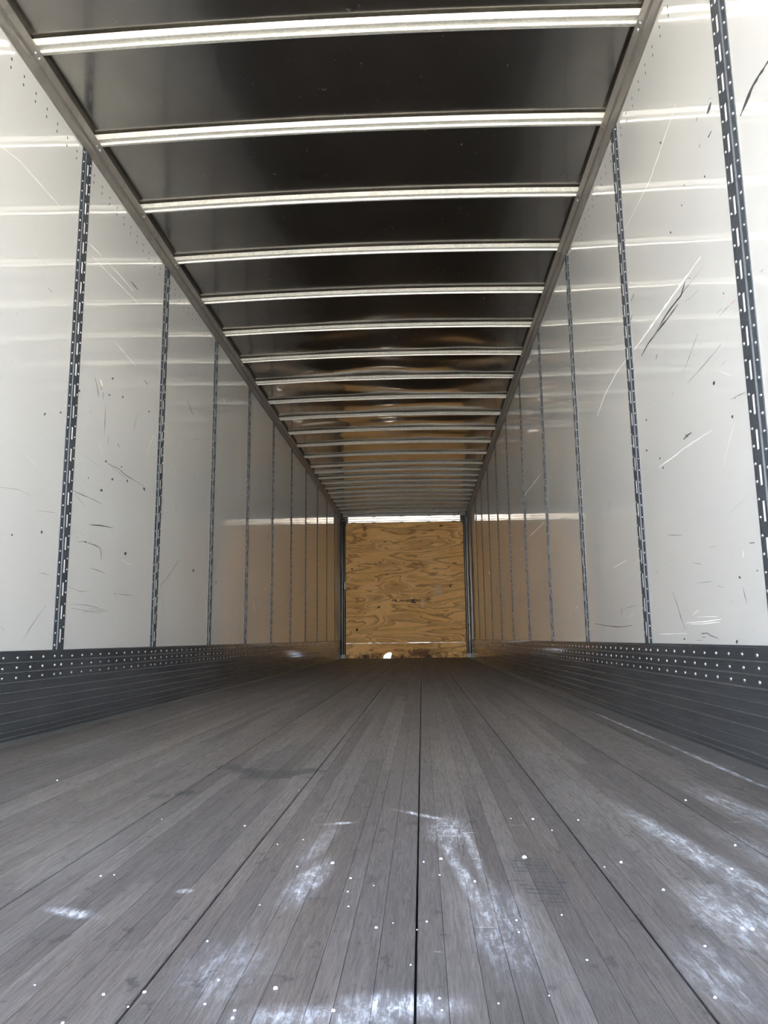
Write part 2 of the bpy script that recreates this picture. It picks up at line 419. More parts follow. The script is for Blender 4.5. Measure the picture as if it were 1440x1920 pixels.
# ------------------------------------------------------------------ side walls
MARKS = {'left':[('d',[35051,16782,35080,16796,35303,16433,35354,16455,35439,16170,35509,16199,35575,15953,35603,15964]),('d',[36443,15855,36457,15859,36422,15561,36450,15569,36419,15283,36474,15298,36429,15004,36484,15019,36435,14720,36485,14733,36449,14436,36473,14442,36440,14159,36461,14164]),('d',[36965,14398,36983,14403,36931,14078,36965,14086,36931,13771,36945,13775]),('d',[37056,12895,37065,12905,37761,12892,37784,12918,38539,12904,38578,12938,39346,12782,39395,12819,40004,12759,40044,12798,40733,12768,40756,12789,41455,12735,41476,12753,42210,12730,42228,12747]),('d',[33394,10746,33406,10761,33893,10724,33915,10751,34423,10705,34449,10741,35057,10721,35070,10740,35705,10713,35726,10738,36544,10663,36560,10679]),('d',[33592,10664,33603,10670,34177,10413,34195,10423,34776,10200,34787,10206]),('d',[35289,9420,35289,9434,35837,9464,35839,9516,36465,9536,36473,9598,37242,9610,37256,9654,38106,9665,38114,9685]),('t',[33724,12633,33737,12647,34280,12614,34297,12633,34856,12598,34886,12628,35331,12549,35365,12579,35836,12507,35858,12526,36328,12454,36341,12465]),('t',[30527,12461,30534,12472,30954,12478,30964,12495,31366,12482,31377,12497,31838,12508,31847,12523,32300,12525,32309,12537]),('d',[40885,16905,40899,16908,40543,16280,40569,16285,40382,15884,40428,15893,40244,15507,40261,15510]),('d',[41490,18938,41522,18962,42075,18911,42106,18934]),('d',[38130,14244,38170,14263,38366,14111,38431,14142]),('d',[34135,8444,34133,8455,34902,8544,34907,8565,35506,8517,35521,8541,36073,8499,36102,8537,36629,8450,36676,8471,36794,8199,36844,8206,36841,7870,36885,7875]),('d',[35621,7338,35626,7348,36361,7314,36377,7340,37399,7233,37411,7248]),('d',[29761,3813,29752,3816,29946,3982,29935,3986,30124,4145,30104,4150,30289,4311,30254,4321,30525,4522,30492,4532,30769,4738,30746,4744,30996,4956,30974,4963,31311,5168,31298,5173,31596,5384,31582,5389]),('d',[33710,5523,33710,5527,34282,5529,34282,5539,34879,5538,34879,5554,35492,5548,35496,5568,36033,5515,36041,5533,36588,5472,36596,5490,37163,5441,37166,5447,37743,5405,37746,5411]),('d',[33924,5352,33926,5361,34441,5328,34445,5340,34982,5298,34986,5310,35526,5270,35527,5290,36205,5293,36204,5308,36913,5312,36913,5325,37636,5328,37636,5334]),('d',[35515,5419,35516,5424,36054,5408,36056,5420,36602,5406,36605,5417,37276,5356,37281,5368,37991,5314,37995,5324]),('d',[35031,5212,35031,5218,35558,5220,35558,5227,36118,5220,36118,5229,36704,5217,36705,5227,37300,5219,37301,5228]),('d',[33311,6317,33315,6323,33804,6268,33810,6277,34289,6208,34296,6217,34806,6151,34810,6171,35307,6205,35303,6215,35838,6263,35836,6268]),('d',[30113,9229,30113,9233,30504,9285,30504,9292,30916,9340,30917,9350,31499,9402,31501,9415,32104,9459,32105,9463]),('d',[30768,6700,30768,6705,31235,6701,31241,6719,31675,6667,31678,6674]),('d',[38602,6300,38605,6313,39232,6304,39235,6315,39887,6302,39890,6323,40557,6316,40560,6336,41250,6330,41252,6339]),('d',[27442,9688,27443,9696,27835,9747,27836,9756,28249,9798,28250,9808,28670,9852,28674,9863,29119,9842,29123,9848,29570,9820,29574,9826]),('d',[28136,4459,28143,4462,28424,4293,28435,4299]),('t',[34032,7395,34061,7413,34350,7291,34374,7305]),('d',[34055,8986,34061,8990,34780,8808,34788,8814]),('w',[33955,22745,33971,22763,34398,22779,34416,22797,34767,22764,34793,22790,35221,22786,35271,22838,35660,22820,35691,22851,36130,22850,36161,22881,36578,22854,36650,22923,37068,22876,37123,22930,37548,22916,37621,22987,38043,22946,38091,22990,38559,22954,38620,23012,39123,23031,39167,23073,39633,23051,39671,23084,40166,23087,40201,23118]),('w',[35672,23357,35696,23380,36082,23371,36103,23393,36522,23379,36556,23413,36939,23401,37007,23466,37386,23412,37462,23482,37858,23430,37933,23499,38340,23462,38384,23502,38794,23466,38837,23505,39302,23491,39337,23523]),('d',[38889,23863,38934,23901,39395,23817,39503,23909,39990,23859,40031,23894]),('d',[29964,19075,29981,19094,30361,19069,30379,19090]),('w',[37147,19579,37164,19593,37616,19513,37661,19548,38109,19465,38170,19512,38615,19432,38647,19457,39113,19375,39177,19424,39658,19339,39709,19377,40198,19294,40227,19314]),('w',[25689,22901,25696,22911,26003,22966,26017,22989,26335,23037,26345,23054,26676,23110,26700,23150,27010,23186,27036,23224,27300,23213,27318,23237,27567,23216,27590,23245,27839,23212,27875,23256,28123,23220,28158,23263,28423,23224,28462,23272,28742,23240,28784,23292,29060,23261,29084,23289,29382,23255,29399,23275,29719,23266,29750,23303,30090,23305,30101,23318,30414,23288,30439,23315]),('w',[33477,23181,33489,23195,33948,23215,33994,23266,34491,23255,34539,23305,34999,23295,35026,23322]),('d',[48921,9107,48953,9104,48294,8733,48353,8726,47748,8355,47793,8350,47172,7997,47240,7987,46624,7696,46668,7688,46056,7406,46107,7397,45546,7119,45576,7113]),('n',[71707,7480,72075,7496,71691,6586,72074,6598]),('t',[73567,5194,73607,5236,75810,5101,75913,5195,78523,4998,78622,5076]),('n',[59256,23771,59449,23842,59601,23199,59857,23290]),('w',[58915,23502,59100,23577,59317,23293,59439,23342]),('d',[36756,12929,36765,12936,37238,12869,37258,12884,37735,12817,37756,12834,38231,12768,38245,12779,38727,12704,38756,12726,39257,12651,39280,12668,39810,12597,39818,12603]),('n',[35481,16736,35613,16796,35737,16423,35853,16475]),('w',[35622,16874,35737,16931,35887,16663,35967,16703]),('d',[35760,16564,35808,16588,35867,16469,35928,16499]),('d',[36053,16373,36099,16388,36108,15988,36131,15995]),('d',[49448,20316,49471,20327,50001,20110,50077,20146,50544,19874,50637,19916,51145,19679,51181,19695]),('d',[41462,18957,41496,18978,42015,18856,42061,18886]),('o',[37120,17445,37034,17439,36996,17479,37097,17544,37217,17587,37245,17543,37240,17486]),('o',[36888,16478,36799,16445,36713,16450,36731,16505,36822,16538,36901,16554,36943,16526]),('o',[33469,15523,33404,15515,33345,15547,33390,15607,33461,15648,33541,15628,33535,15560]),('o',[31777,13932,31723,13950,31697,13992,31751,14037,31815,14067,31857,14034,31836,13978]),('o',[38581,16909,38464,16879,38439,16924,38479,16975,38570,17014,38683,17028,38653,16965]),('o',[36782,12880,36707,12890,36742,12948,36807,12998,36913,13023,36911,12965,36879,12906]),('o',[38875,13089,38799,13063,38746,13092,38767,13136,38845,13165,38929,13159,38917,13117]),('o',[37741,12125,37637,12137,37590,12193,37676,12245,37765,12280,37841,12247,37832,12181]),('o',[39731,12432,39647,12460,39612,12515,39660,12588,39766,12604,39816,12555,39799,12495]),('o',[42375,12496,42200,12504,42096,12557,42090,12643,42252,12672,42395,12654,42407,12582]),('o',[36555,11312,36445,11305,36332,11328,36345,11390,36441,11415,36528,11404,36623,11366]),('o',[30347,13426,30321,13456,30338,13513,30401,13564,30479,13593,30485,13529,30420,13448]),('o',[42586,17312,42464,17293,42356,17289,42367,17343,42466,17392,42595,17416,42609,17368]),('o',[34933,11633,34879,11627,34864,11652,34890,11679,34948,11709,34984,11684,34999,11652]),('o',[30793,8356,30724,8382,30716,8445,30768,8495,30840,8505,30884,8460,30858,8400]),('o',[28519,7956,28466,7968,28441,7996,28450,8038,28519,8040,28567,8022,28575,7982]),('o',[34949,8494,34910,8518,34883,8557,34962,8580,35044,8600,35046,8553,35015,8516]),('o',[39853,8452,39792,8481,39795,8542,39884,8580,39980,8600,40021,8546,39950,8477]),('o',[36403,11273,36344,11306,36380,11382,36465,11426,36549,11447,36578,11394,36496,11324]),('o',[52228,8601,52054,8602,52050,8701,52129,8805,52334,8812,52420,8730,52424,8621]),('o',[39921,8460,39790,8479,39753,8547,39845,8608,39976,8623,40057,8577,40029,8511]),('o',[58082,8244,57990,8283,58033,8344,58197,8389,58331,8373,58354,8327,58250,8281])],'right':[('d',[22165,20732,22089,20661,22392,20691,22215,20524,22530,20586,22458,20517]),('d',[22308,19817,22270,19780,22615,19802,22537,19727]),('d',[23304,21047,23260,21008,23410,20983,23375,20952]),('d',[23209,20012,23190,19995,23366,19975,23323,19937]),('d',[18316,19040,18269,18977,18486,19067,18433,18998,18669,19060,18625,19006,18853,19096,18754,18971,19042,19099,18982,19026,19222,19109,19118,18985,19400,19105,19320,19013,19571,19082,19465,18970,19740,19050,19587,18893,19883,18994,19756,18863,20027,18940,19914,18824,20156,18867,20101,18811,20318,18823,20263,18768]),('d',[22280,20942,22281,20956,22034,20767,22035,20775]),('w',[25009,22889,24991,22872,25220,22860,25193,22835,25393,22801,25368,22778,25597,22767,25564,22737,25766,22700,25741,22677,25980,22669,25942,22635,26184,22625,26139,22585,26401,22584,26355,22544,26580,22515,26540,22480,26790,22469,26757,22441,26991,22410,26962,22386,27201,22358,27138,22305,27409,22309,27343,22253,27653,22275,27612,22241,27891,22225,27828,22175,28065,22140,28017,22101,28309,22104,28254,22058,28613,22093,28550,22040,28921,22073,28880,22038,29282,22104,29230,22060,29617,22089,29580,22059,29949,22096,29904,22059,30298,22094,30272,22073,30648,22096,30616,22071,30993,22091,30964,22069,31397,22104,31357,22074,31744,22082,31724,22066,32153,22096,32117,22069]),('w',[23985,16373,23953,16346,24237,16378,24171,16320,24532,16377,24494,16343,24823,16377,24776,16339,25103,16357,25042,16307,25453,16400,25331,16300,25715,16363,25603,16273,26078,16402,25941,16289,26359,16373,26245,16283,26706,16368,26624,16303,27058,16375,26945,16290,27401,16357,27275,16262,27751,16393,27565,16253,28033,16342,27933,16269,28405,16344,28297,16266,28793,16357,28620,16233,29143,16332,29052,16267,29561,16356,29378,16231,29896,16308,29792,16237,30325,16315,30205,16232,30758,16313,30640,16234,31145,16298,31030,16221,31579,16293,31527,16258,32054,16306,31947,16237]),('w',[33199,16307,33160,16282,33882,16342,33808,16296,34554,16346,34498,16311,35291,16377,35141,16295,35764,16269,35655,16215,36381,16199,36264,16140,36965,16128,36864,16079,37576,16046,37435,15982,38040,15932,37903,15873,38502,15786,38309,15707,38944,15613,38834,15568,39417,15466,39336,15433]),('d',[25007,16089,25018,16073,25319,16258,25312,16243,25572,16285,25535,16259,25750,16174,25664,16122,25921,16081,25826,16023,26106,15973,26028,15918,26446,16000,26362,15930,26768,15991,26727,15958,27150,16011,27064,15944,27471,16003,27396,15947,27853,15984,27784,15935,28238,15944,28168,15898,28563,15878,28536,15860,28991,15843,28962,15824]),('d',[23889,15944,23882,15937,24217,15960,24206,15951,24539,15953,24524,15940,24886,15979,24867,15963,25229,15971,25211,15955,25613,16000,25584,15976,25936,15984,25902,15958,26281,15978,26247,15952,26609,15953,26592,15939,26981,15959,26961,15943,27342,15944,27320,15928,27721,15931,27699,15916,28035,15900,28007,15882,28321,15861,28304,15850,28670,15829,28652,15817,28994,15796,28979,15786]),('d',[26432,15795,26394,15765,26789,15796,26732,15753,27099,15795,27005,15725,27445,15777,27383,15731,27804,15782,27724,15721,28252,15824,28113,15720,28605,15794,28525,15735,28992,15808,28926,15760,29382,15791,29303,15736,29810,15815,29686,15730,30208,15789,30100,15721,30695,15719,30600,15663,31151,15633,31084,15595]),('r',[21711,13755,21697,13741,22076,13762,22056,13743]),('d',[22164,13777,22152,13765,22425,13787,22405,13769,22693,13777,22677,13763,22978,13786,22969,13777]),('d',[22734,13942,22722,13931,23130,13929,23119,13920]),('d',[31562,18660,31487,18612,32089,18571,32031,18535]),('d',[31976,17879,31938,17858,32324,17790,32247,17747]),('d',[29096,14899,29029,14864,29322,14792,29268,14765]),('d',[26101,10854,26073,10828,26492,10886,26404,10819,26964,10831,26905,10791]),('d',[26757,10940,26700,10944,26502,10770,26460,10773]),('d',[23039,12872,23022,12858,23330,12843,23314,12831,23598,12805,23583,12793,23913,12796,23886,12775,24216,12768,24185,12745,24510,12743,24479,12719,24814,12727,24781,12701,25122,12706,25106,12694,25463,12692,25441,12676,25772,12673,25750,12657,26120,12654,26109,12647]),('w',[24304,10424,24293,10412,24699,10440,24685,10425,25115,10457,25091,10434,25549,10467,25516,10434,25996,10488,25961,10455,26389,10488,26338,10443,26904,10499,26869,10467,27339,10500,27289,10463,27808,10477,27745,10430,28346,10473,28297,10434,28879,10480,28823,10435,29374,10476,29331,10444,29954,10456,29928,10438]),('d',[21666,10831,21661,10824,21959,10866,21947,10849,22280,10901,22268,10884,22764,10947,22758,10940]),('t',[30194,14648,30142,14637,29729,14111,29691,14116,29288,14120,29347,14159,28861,14133,28880,14147]),('d',[24850,13962,24832,13951,25062,13856,25041,13844,25279,13753,25241,13732,25475,13642,25453,13630,25699,13526,25664,13506,25953,13408,25923,13392,26207,13280,26193,13273,26473,13155,26454,13145]),('t',[27334,14158,27346,14184,26974,14063,26980,14076]),('d',[19884,13775,19863,13757,20002,13750,19983,13733]),('d',[22819,12225,22808,12216,23105,12188,23094,12179]),('t',[26699,13233,26680,13231,26299,12879,26285,12879]),('d',[27651,12839,27632,12830,27794,12755,27768,12744]),('w',[28133,4248,28132,4261,27579,4242,27579,4266,26952,4252,26950,4278,26375,4235,26374,4273,25847,4251,25856,4292,25330,4277,25335,4307,24841,4300,24842,4312]),('w',[27014,4436,27012,4444,26522,4424,26520,4432,26046,4409,26043,4425,25559,4394,25556,4411,25115,4394,25115,4404]),('w',[27718,4194,27717,4205,27124,4188,27119,4213,26559,4172,26557,4193,26012,4182,26016,4212,25554,4195,25555,4227,25009,4205,25008,4217]),('w',[31363,3854,31361,3866,30658,3853,30655,3873,29981,3853,29978,3876,29366,3862,29365,3876,28742,3866,28740,3884,28139,3871,28138,3882]),('d',[26706,3844,26703,3878,26157,3855,26133,3882,25886,3770,25848,3796,25278,3693,25258,3711]),('d',[26686,3734,26680,3750,26350,3730,26345,3744]),('d',[27362,3630,27360,3636,26702,3621,26699,3632]),('d',[25223,3659,25202,3666,25146,3627,25126,3634]),('d',[22303,6432,22302,6458,21972,6402,21971,6428]),('d',[29372,5414,29339,5416,29207,5224,29181,5225,29061,5034,29011,5038,28916,4850,28874,4853,28798,4665,28758,4668,28696,4480,28633,4485,28538,4279,28506,4282,28304,4020,28281,4023]),('w',[22756,6264,22733,6260,22848,6085,22818,6080]),('d',[23031,5224,23019,5225,22969,4953,22926,4955,22828,4685,22817,4686]),('d',[24988,5377,24976,5388,24485,5289,24479,5295]),('d',[29487,7654,29485,7663,28899,7570,28895,7586,28353,7497,28350,7511,27807,7427,27805,7433]),('d',[27029,6332,27025,6337,26585,6254,26575,6268,26132,6186,26129,6192]),('d',[26761,5596,26762,5602,26249,5577,26250,5586,25731,5559,25731,5572,25239,5544,25239,5548]),('d',[25372,6673,25374,6680,24768,6647,24770,6655]),('d',[42856,4491,42839,4510,41688,4427,41659,4454,40567,4343,40532,4378,39648,4310,39629,4337,38617,4255,38585,4303,37666,4225,37659,4261,36448,4240,36454,4266,35306,4272,35314,4293]),('w',[38002,7159,38024,7172,37038,7202,37075,7224,36251,7244,36287,7265,35480,7299,35497,7309]),('d',[36857,5136,36805,5132,37075,4822,37022,4818]),('d',[36490,5088,36495,5095,35326,5117,35338,5136,34236,5143,34240,5151]),('w',[66025,12503,66131,12533,63885,12508,64105,12575,61790,12503,61968,12561,59823,12493,60040,12565,58057,12516,58167,12553]),('w',[107060,13123,106605,13094,106068,12598,105411,12559]),('d',[37818,10521,37777,10512,38096,10153,38058,10145]),('d',[47250,18990,47124,18948,47381,18673,47325,18655]),('d',[40804,19782,40767,19763,41463,19694,41381,19654]),('w',[58339,16510,58276,16487,60122,16536,59931,16470,61923,16551,61677,16470,63880,16564,63674,16497,65962,16599,65749,16533,68091,16601,67789,16511,70393,16592,70253,16551]),('d',[97567,10584,97331,10570,97120,9866,96521,9834,96547,9155,96201,9139]),('o',[31293,11464,31386,11492,31430,11531,31440,11577,31306,11547,31196,11502,31197,11459]),('o',[29755,10749,29772,10784,29759,10812,29677,10817,29602,10784,29598,10749,29656,10726]),('o',[31044,12713,31128,12745,31157,12798,31114,12818,31037,12806,30979,12756,30966,12706]),('o',[22698,10342,22752,10375,22747,10427,22677,10435,22605,10421,22610,10372,22627,10326]),('o',[23892,11814,23920,11862,23895,11910,23807,11923,23744,11883,23740,11833,23803,11796]),('o',[22480,14284,22525,14313,22549,14346,22528,14355,22494,14344,22459,14317,22446,14286]),('o',[29373,10266,29453,10307,29521,10352,29456,10364,29387,10368,29308,10323,29315,10284]),('o',[21981,5586,22006,5599,22012,5621,21976,5632,21936,5627,21915,5606,21941,5586]),('o',[23868,3529,23901,3565,23886,3614,23816,3657,23742,3651,23724,3603,23785,3549]),('o',[28481,3634,28559,3644,28544,3678,28488,3698,28398,3712,28352,3677,28408,3645]),('o',[23127,5474,23189,5469,23263,5512,23264,5552,23205,5556,23143,5531,23110,5498]),('o',[23100,18676,23165,18722,23168,18773,23153,18807,23092,18761,23058,18709,23056,18669]),('o',[24910,19553,24942,19589,24941,19614,24897,19602,24845,19566,24822,19526,24862,19531]),('o',[25271,19004,25333,19046,25324,19070,25288,19073,25220,19032,25199,18992,25222,18983]),('o',[26538,18668,26612,18702,26657,18769,26646,18805,26567,18771,26493,18701,26471,18645]),('o',[26901,22619,26950,22698,26950,22740,26887,22727,26800,22668,26742,22586,26802,22578])]}
def strip_quads(mb, x, nx, pts, w, mi):
    """a tapering scratch lying on the wall sheet"""
    n = len(pts)
    if n == 1:
        (y, z) = pts[0]; k = 7; vs = []
        el = random.uniform(1, 2.2); an = random.uniform(0, 3.1)
        for i in range(k):
            t = 2*math.pi*i/k; a, b = math.cos(t)*w*.5*random.uniform(.7, 1.2), math.sin(t)*w*.5*el*random.uniform(.7, 1.2)
            vs.append((x, y+a*math.cos(an)-b*math.sin(an), z+a*math.sin(an)+b*math.cos(an)))
        mb.add(vs, [tuple(range(k))], mi); return
    # resample
    P = []
    for i in range(n-1):
        a, b = Vector(pts[i]), Vector(pts[i+1]); L = (b-a).length; s = max(2, min(12, int(L/.02)))
        P += [a + (b-a)*j/s for j in range(s)]
    P.append(Vector(pts[-1])); N = len(P); vs = []
    for i, q in enumerate(P):
        d = (P[min(i+1, N-1)]-P[max(i-1, 0)]); d = d.normalized() if d.length > 0 else Vector((1, 0))
        nn = Vector((-d[1], d[0])); t = i/(N-1)
        ww = w*.5*(math.sin(math.pi*min(max(t, .04), .96))**.6)*random.uniform(.55, 1.25)
        vs += [(x, *(q+nn*ww)), (x, *(q-nn*ww))]
    mb.add(vs, [(2*i, 2*i+2, 2*i+3, 2*i+1) for i in range(N-1)], mi)

POSTW = .096
for side, xw, nx, mk, wname in (('left', XL, 1, 'left', 'wall_left'), ('right', XR, -1, 'right', 'wall_right')):
    g = MB(); g.box(*sorted((xw-nx*.012, xw-nx*.045)), Y0, YB+.10, -.14, 3.02)
    wall = props(g.obj(wname, SKIN), kind='structure')
    MYST = STATIONS if side == 'right' else STATIONS[1:]
    ys = [Y0] + MYST + [YB]
    for i in range(len(ys)-1):
        a = ys[i] + (.030 if i else 0); b = ys[i+1] - (.030 if i < len(ys)-2 else 0)
        g = MB()
        xs = sorted((xw, xw-nx*.010))
        g.box(xs[0], xs[1], a, b, KICK-.02, 2.94)
        g.obj('wall_panel', WALL, wall)
    # punched hole pairs under the top rail
    g = MB(); y = Y0+.05
    while y < YB-.1:
        if all(abs(y-s) > .055 for s in MYST):
            for dz, dy in ((2.698, .001), (2.659, 0)):
                zz = dz - random.uniform(0, .002)
                k = 8
                vs = [(xw+nx*.0006, y+dy+math.cos(2*math.pi*j/k)*.0045, zz+math.sin(2*math.pi*j/k)*.0075) for j in range(k)]
                g.add(vs, [tuple(range(k))])
        y += .0965
    props(g.obj('punched_hole', DARKHOLE, wall, fix=False), kind='stuff')
    # scratches, scuffs and gouges
    g = MB(); keys = list(MK)
    for c, w in MARKS[mk]:
        Q = [(xw+nx*(.0005 if c != 'w' else .0008), w[i]*1e-4, w[i+1]*1e-4) for i in range(0, len(w), 2)]
        if c == 'o': g.add(Q, [tuple(range(len(Q)))], keys.index('d'))
        else: g.add(Q, [(2*i, 2*i+2, 2*i+3, 2*i+1) for i in range(len(Q)//2-1)], keys.index(c))
    random.seed(3 if side == 'left' else 5)
    for _ in range(420):
        y = random.uniform(Y0+.1, YB-.3); z = random.uniform(.40, 2.6) if random.random() < .4 else random.uniform(.38, 1.7)
        if any(abs(y-s) < .09 for s in STATIONS): continue
        u = random.random()
        if u < .35: strip_quads(g, xw+nx*.0004, nx, [(y, z)], random.uniform(.0015, .005), keys.index('d'))
        else:
            an = random.gauss(-.25, .55); L = random.uniform(.02, .22); cols = 'fffffwwdft'
            pts = [(y, z)]; yy, zz = y, z
            for _k in range(2):
                yy += math.cos(an)*L/2; zz += math.sin(an)*L/2; an += random.uniform(-.4, .4); pts.append((yy, zz))
            if any(abs(q[0]-s) < .06 for s in STATIONS for q in pts) or zz < KICK+.02 or yy > YB-.1: continue
            strip_quads(g, xw+nx*.0004, nx, pts, random.uniform(.001, .003), keys.index(random.choice(cols)))
    props(g.obj('scuff', [MK[k] for k in keys], wall, fix=False), kind='stuff', label='scratches, dark scuffs and pale gouges on the sheet')

    # scuff rail (ribbed kick plate)
    prof = [(0.0, 0.0)]
    z = 0.0
    prof = [(-.011, 0), (.010, 0)]
    zs = [.0055, .021, .043, .078, .1155, .153, .1905, .228, .266, .304]
    for k_, zz in enumerate(zs):
        d = .0065
        prof += [(d, zz-.0045), (d+.0030, zz-.0022), (d+.0034, zz), (d+.0030, zz+.0022), (d-.0008, zz+.0032)]
    prof += [(.0058, KICK-.008), (.0095, KICK-.0045), (.0095, KICK), (-.011, KICK)]
    g = MB(); g.extrude(prof, Y0, YB, lambda t, p, q: (xw+nx*p, t, q))
    for q in range(len(prof)):
        a_ = (q-2) % 5
        if 2 <= q < 2+5*len(zs) and a_ in (1, 2) and random.random() < .95: g.mi[q] = 1
    kick = props(g.obj('baseboard_'+side, [KICKM, RIDGE]), kind='structure')
    g = MB()
    offs = []
    for s in [POST0+PITCHY*k for k in range(-3, 11)]:
        offs += [s-.0315, s+.0315] + [s+.0315+(PITCHY-.063)*j/11 for j in range(1, 11)]
    for y in offs:
        if Y0+.03 < y < YB-.12:
            for zz in (.322, .284, .246):
                g.dome((xw+nx*.006, y+random.uniform(-.003, .003), zz+random.uniform(-.001, .001)), (nx, 0, 0), .0062, .0042, 8)
    props(g.obj('rivet', RIVM, kick, True), kind='stuff')

    # top rail
    prof = [(-.010, ZR), (.010, ZR), (.012, ZR+.004), (.020, ZR+.026), (.021, ZR+.034), (.018, ZR+.037), (.021, ZR+.041), (.030, ZR+.046),
            (.041, ZR+.070), (.043, ZR+.074), (.043, ZR+.080), (.030, ZR+.082), (.012, ZR+.125), (-.010, ZR+.125)]
    g = MB(); g.extrude(prof, Y0, YB, lambda t, p, q: (xw+nx*p, t, q))
    rail = props(g.obj('trim_'+('1' if side == 'left' else '2'), RAILM), kind='structure')
    g = MB(); nv = Vector((nx*.85, 0, -.5)).normalized()
    for y in BOWS:
        for k_, (dx, dy) in enumerate(((.034, -.016), (.0345, .016))):
            g.dome((xw+nx*dx, y+dy, ZR+.0555+.0005), nv, .0075, .004, 9, mi=random.choice([0, 0, 1]))
    props(g.obj('rivet', [RIVM, RUST], rail, True), kind='stuff')

# ------------------------------------------------------------------ slotted wall posts
def post_meshes(nx):
    Z0, Z1 = 0.0, ZR-KICK+.004
    f = MB()
    B = lambda d0, d1, u0, u1, z0, z1: f.box(*sorted((nx*d0, nx*d1)), u0, u1, z0, z1)
    B(-.008, .0035, -.048, -.0205, Z0, Z1)
    B(-.008, .0035, .0205, .048, Z0, Z1)
    # raised channel: sloped webs, then a face with real slots
    for sg in (-1, 1):
        prof = [(.0, sg*.0215), (.0035, sg*.0215), (.0085, sg*.0200), (.0085, sg*.0065), (.0065, sg*.0065), (.0065, sg*.0180), (0, sg*.0190)]
        f.extrude(prof, Z0, Z1, lambda t, p, q: (nx*p, q, t))
    zc = .060; last = Z0
    while zc+.03 < Z1:
        B(.0063, .0085, -.0068, .0068, last, zc-.029); last = zc+.029; zc += .1025
    B(.0063, .0085, -.0068, .0068, last, Z1)
    b = MB(); b.box(*sorted((nx*.0055, nx*.0080)), -.0062, .0062, .004, Z1-.004)
    r = MB(); z = .020
    while z < Z1-.01:
        for u in (-.036, .036):
            r.dome((nx*.0034, u, z+(.0 if u < 0 else .026)), (nx, 0, 0), .0056, .0042, 7)
        z += .0515
    return f, b, r
for nx, xw, where in ((1, XL, 'left'), (-1, XR, 'right')):
    f, b, r = post_meshes(nx)
    proto = f.obj('slotted_post', POSTM)
    b.obj('slot_liner', BACKING, proto)
    props(r.obj('rivet', RIVM, proto, True), kind='stuff')
    seen = 0
    sts = STATIONS if where == 'right' else STATIONS[1:]
    for i, y in enumerate(sts):
        o = proto if i == 0 else copy_tree(proto)
        o.location = (xw, y, KICK)
        tail = 'beside the plywood end wall' if i == len(sts)-1 else 'counted from the open end'
        o['label'] = f'{ORD[i]} riveted grey steel post with slots, {where} wall, {tail}'
        o['category'] = 'wall post'; o['group'] = f'slotted posts along the {where} wall'

# ------------------------------------------------------------------ ceiling
def crown(x): return .025*(1-((x-XC)/(WID/2))**2)
def roof_z(x, y):
    # sheet hangs a little between bows, oil-canned further in
    k = 0
    for j in range(len(BOWS)-1):
        if BOWS[j] <= y < BOWS[j+1]: k = j; break
    else: k = len(BOWS)-2
    t = min(max((y-BOWS[k])/(BOWS[k+1]-BOWS[k]), 0), 1)
    edge = min(1, (x-XL-.02)/.25, (XR-.02-x)/.25); edge = max(edge, 0)
    sag = .003*math.sin(math.pi*t)*edge
    lip = .0045*(math.exp(-((1-t)/.06)**2))            # the sheet dips at its seam just before each bow
    amp = .0008 + .022*min(1, max(0, (y-5.0)/1.5))*(1-.75*min(1, max(0, (y-7.6)/2.5)))
    wv = noise.noise(Vector((x*1.3, y*2.9, 3.1)))*amp*math.sin(math.pi*min(1, t*1.0))*edge*1.6
    wv += noise.noise(Vector((x*2.3, y*.9, 9.7)))*amp*.25*edge
    return ZB + .0285 + crown(x) - sag - lip + wv
NX = 72
ysr = [Y0]
while ysr[-1] < YB+.09: ysr.append(ysr[-1]+.022)
vs, fs = [], []
for y in ysr:
    for i in range(NX+1):
        x = XL-.008 + (WID+.016)*i/NX
        vs.append((x, y, roof_z(x, y)))
n = NX+1
for j in range(len(ysr)-1):
    for i in range(NX): fs.append((j*n+i, j*n+i+1, (j+1)*n+i+1, (j+1)*n+i))
me = bpy.data.meshes.new('ceiling'); me.from_pydata(vs, [], fs); me.materials.append(ROOF)
me.polygons.foreach_set('use_smooth', [True]*len(fs)); me.update()
ceil = props(link('ceiling', me), kind='structure')
g = MB(); g.box(XL-.045, XR+.045, Y0, YB+.1, 2.965, 3.0)
g.obj('roof_skin', SKIN, ceil)

# ------------------------------------------------------------------ roof bows
def bow_mesh():
    # profile (y, z) seen from the side, rear edge first
    p = [(.0, .026), (.0, .018), (-.045, .018), (-.0465, .0165), (-.031, .0), (-.026, .0), (.0, .0065), (.004, .0065), (.0075, -.001),
         (.012, -.0025), (.017, .001), (.021, .006), (.034, .0065), (.034, .026)]
    g = MB()
    g.extrude(p, XL+.030, XR-.030, lambda t, a, b: (t-XC, a, b + crown(t)), n=24)
    return g
proto = bow_mesh().obj('roof_bow', BOWM)
for i, y in enumerate(BOWS):
    o = proto if i == 0 else copy_tree(proto)
    o.location = (XC, y, ZB)
    if i == 0: look = 'at the open end'
    elif i < 14: look = 'in the wide-spaced part of the roof'
    else: look = 'in the close-spaced part of the roof'
    if i == len(BOWS)-1: look = 'the last before the front header'
    o['label'] = f'{ORD[i]} curved galvanised roof bow from the open end, {look}'
    o['category'] = 'roof bow'; o['group'] = 'roof bows across the ceiling'

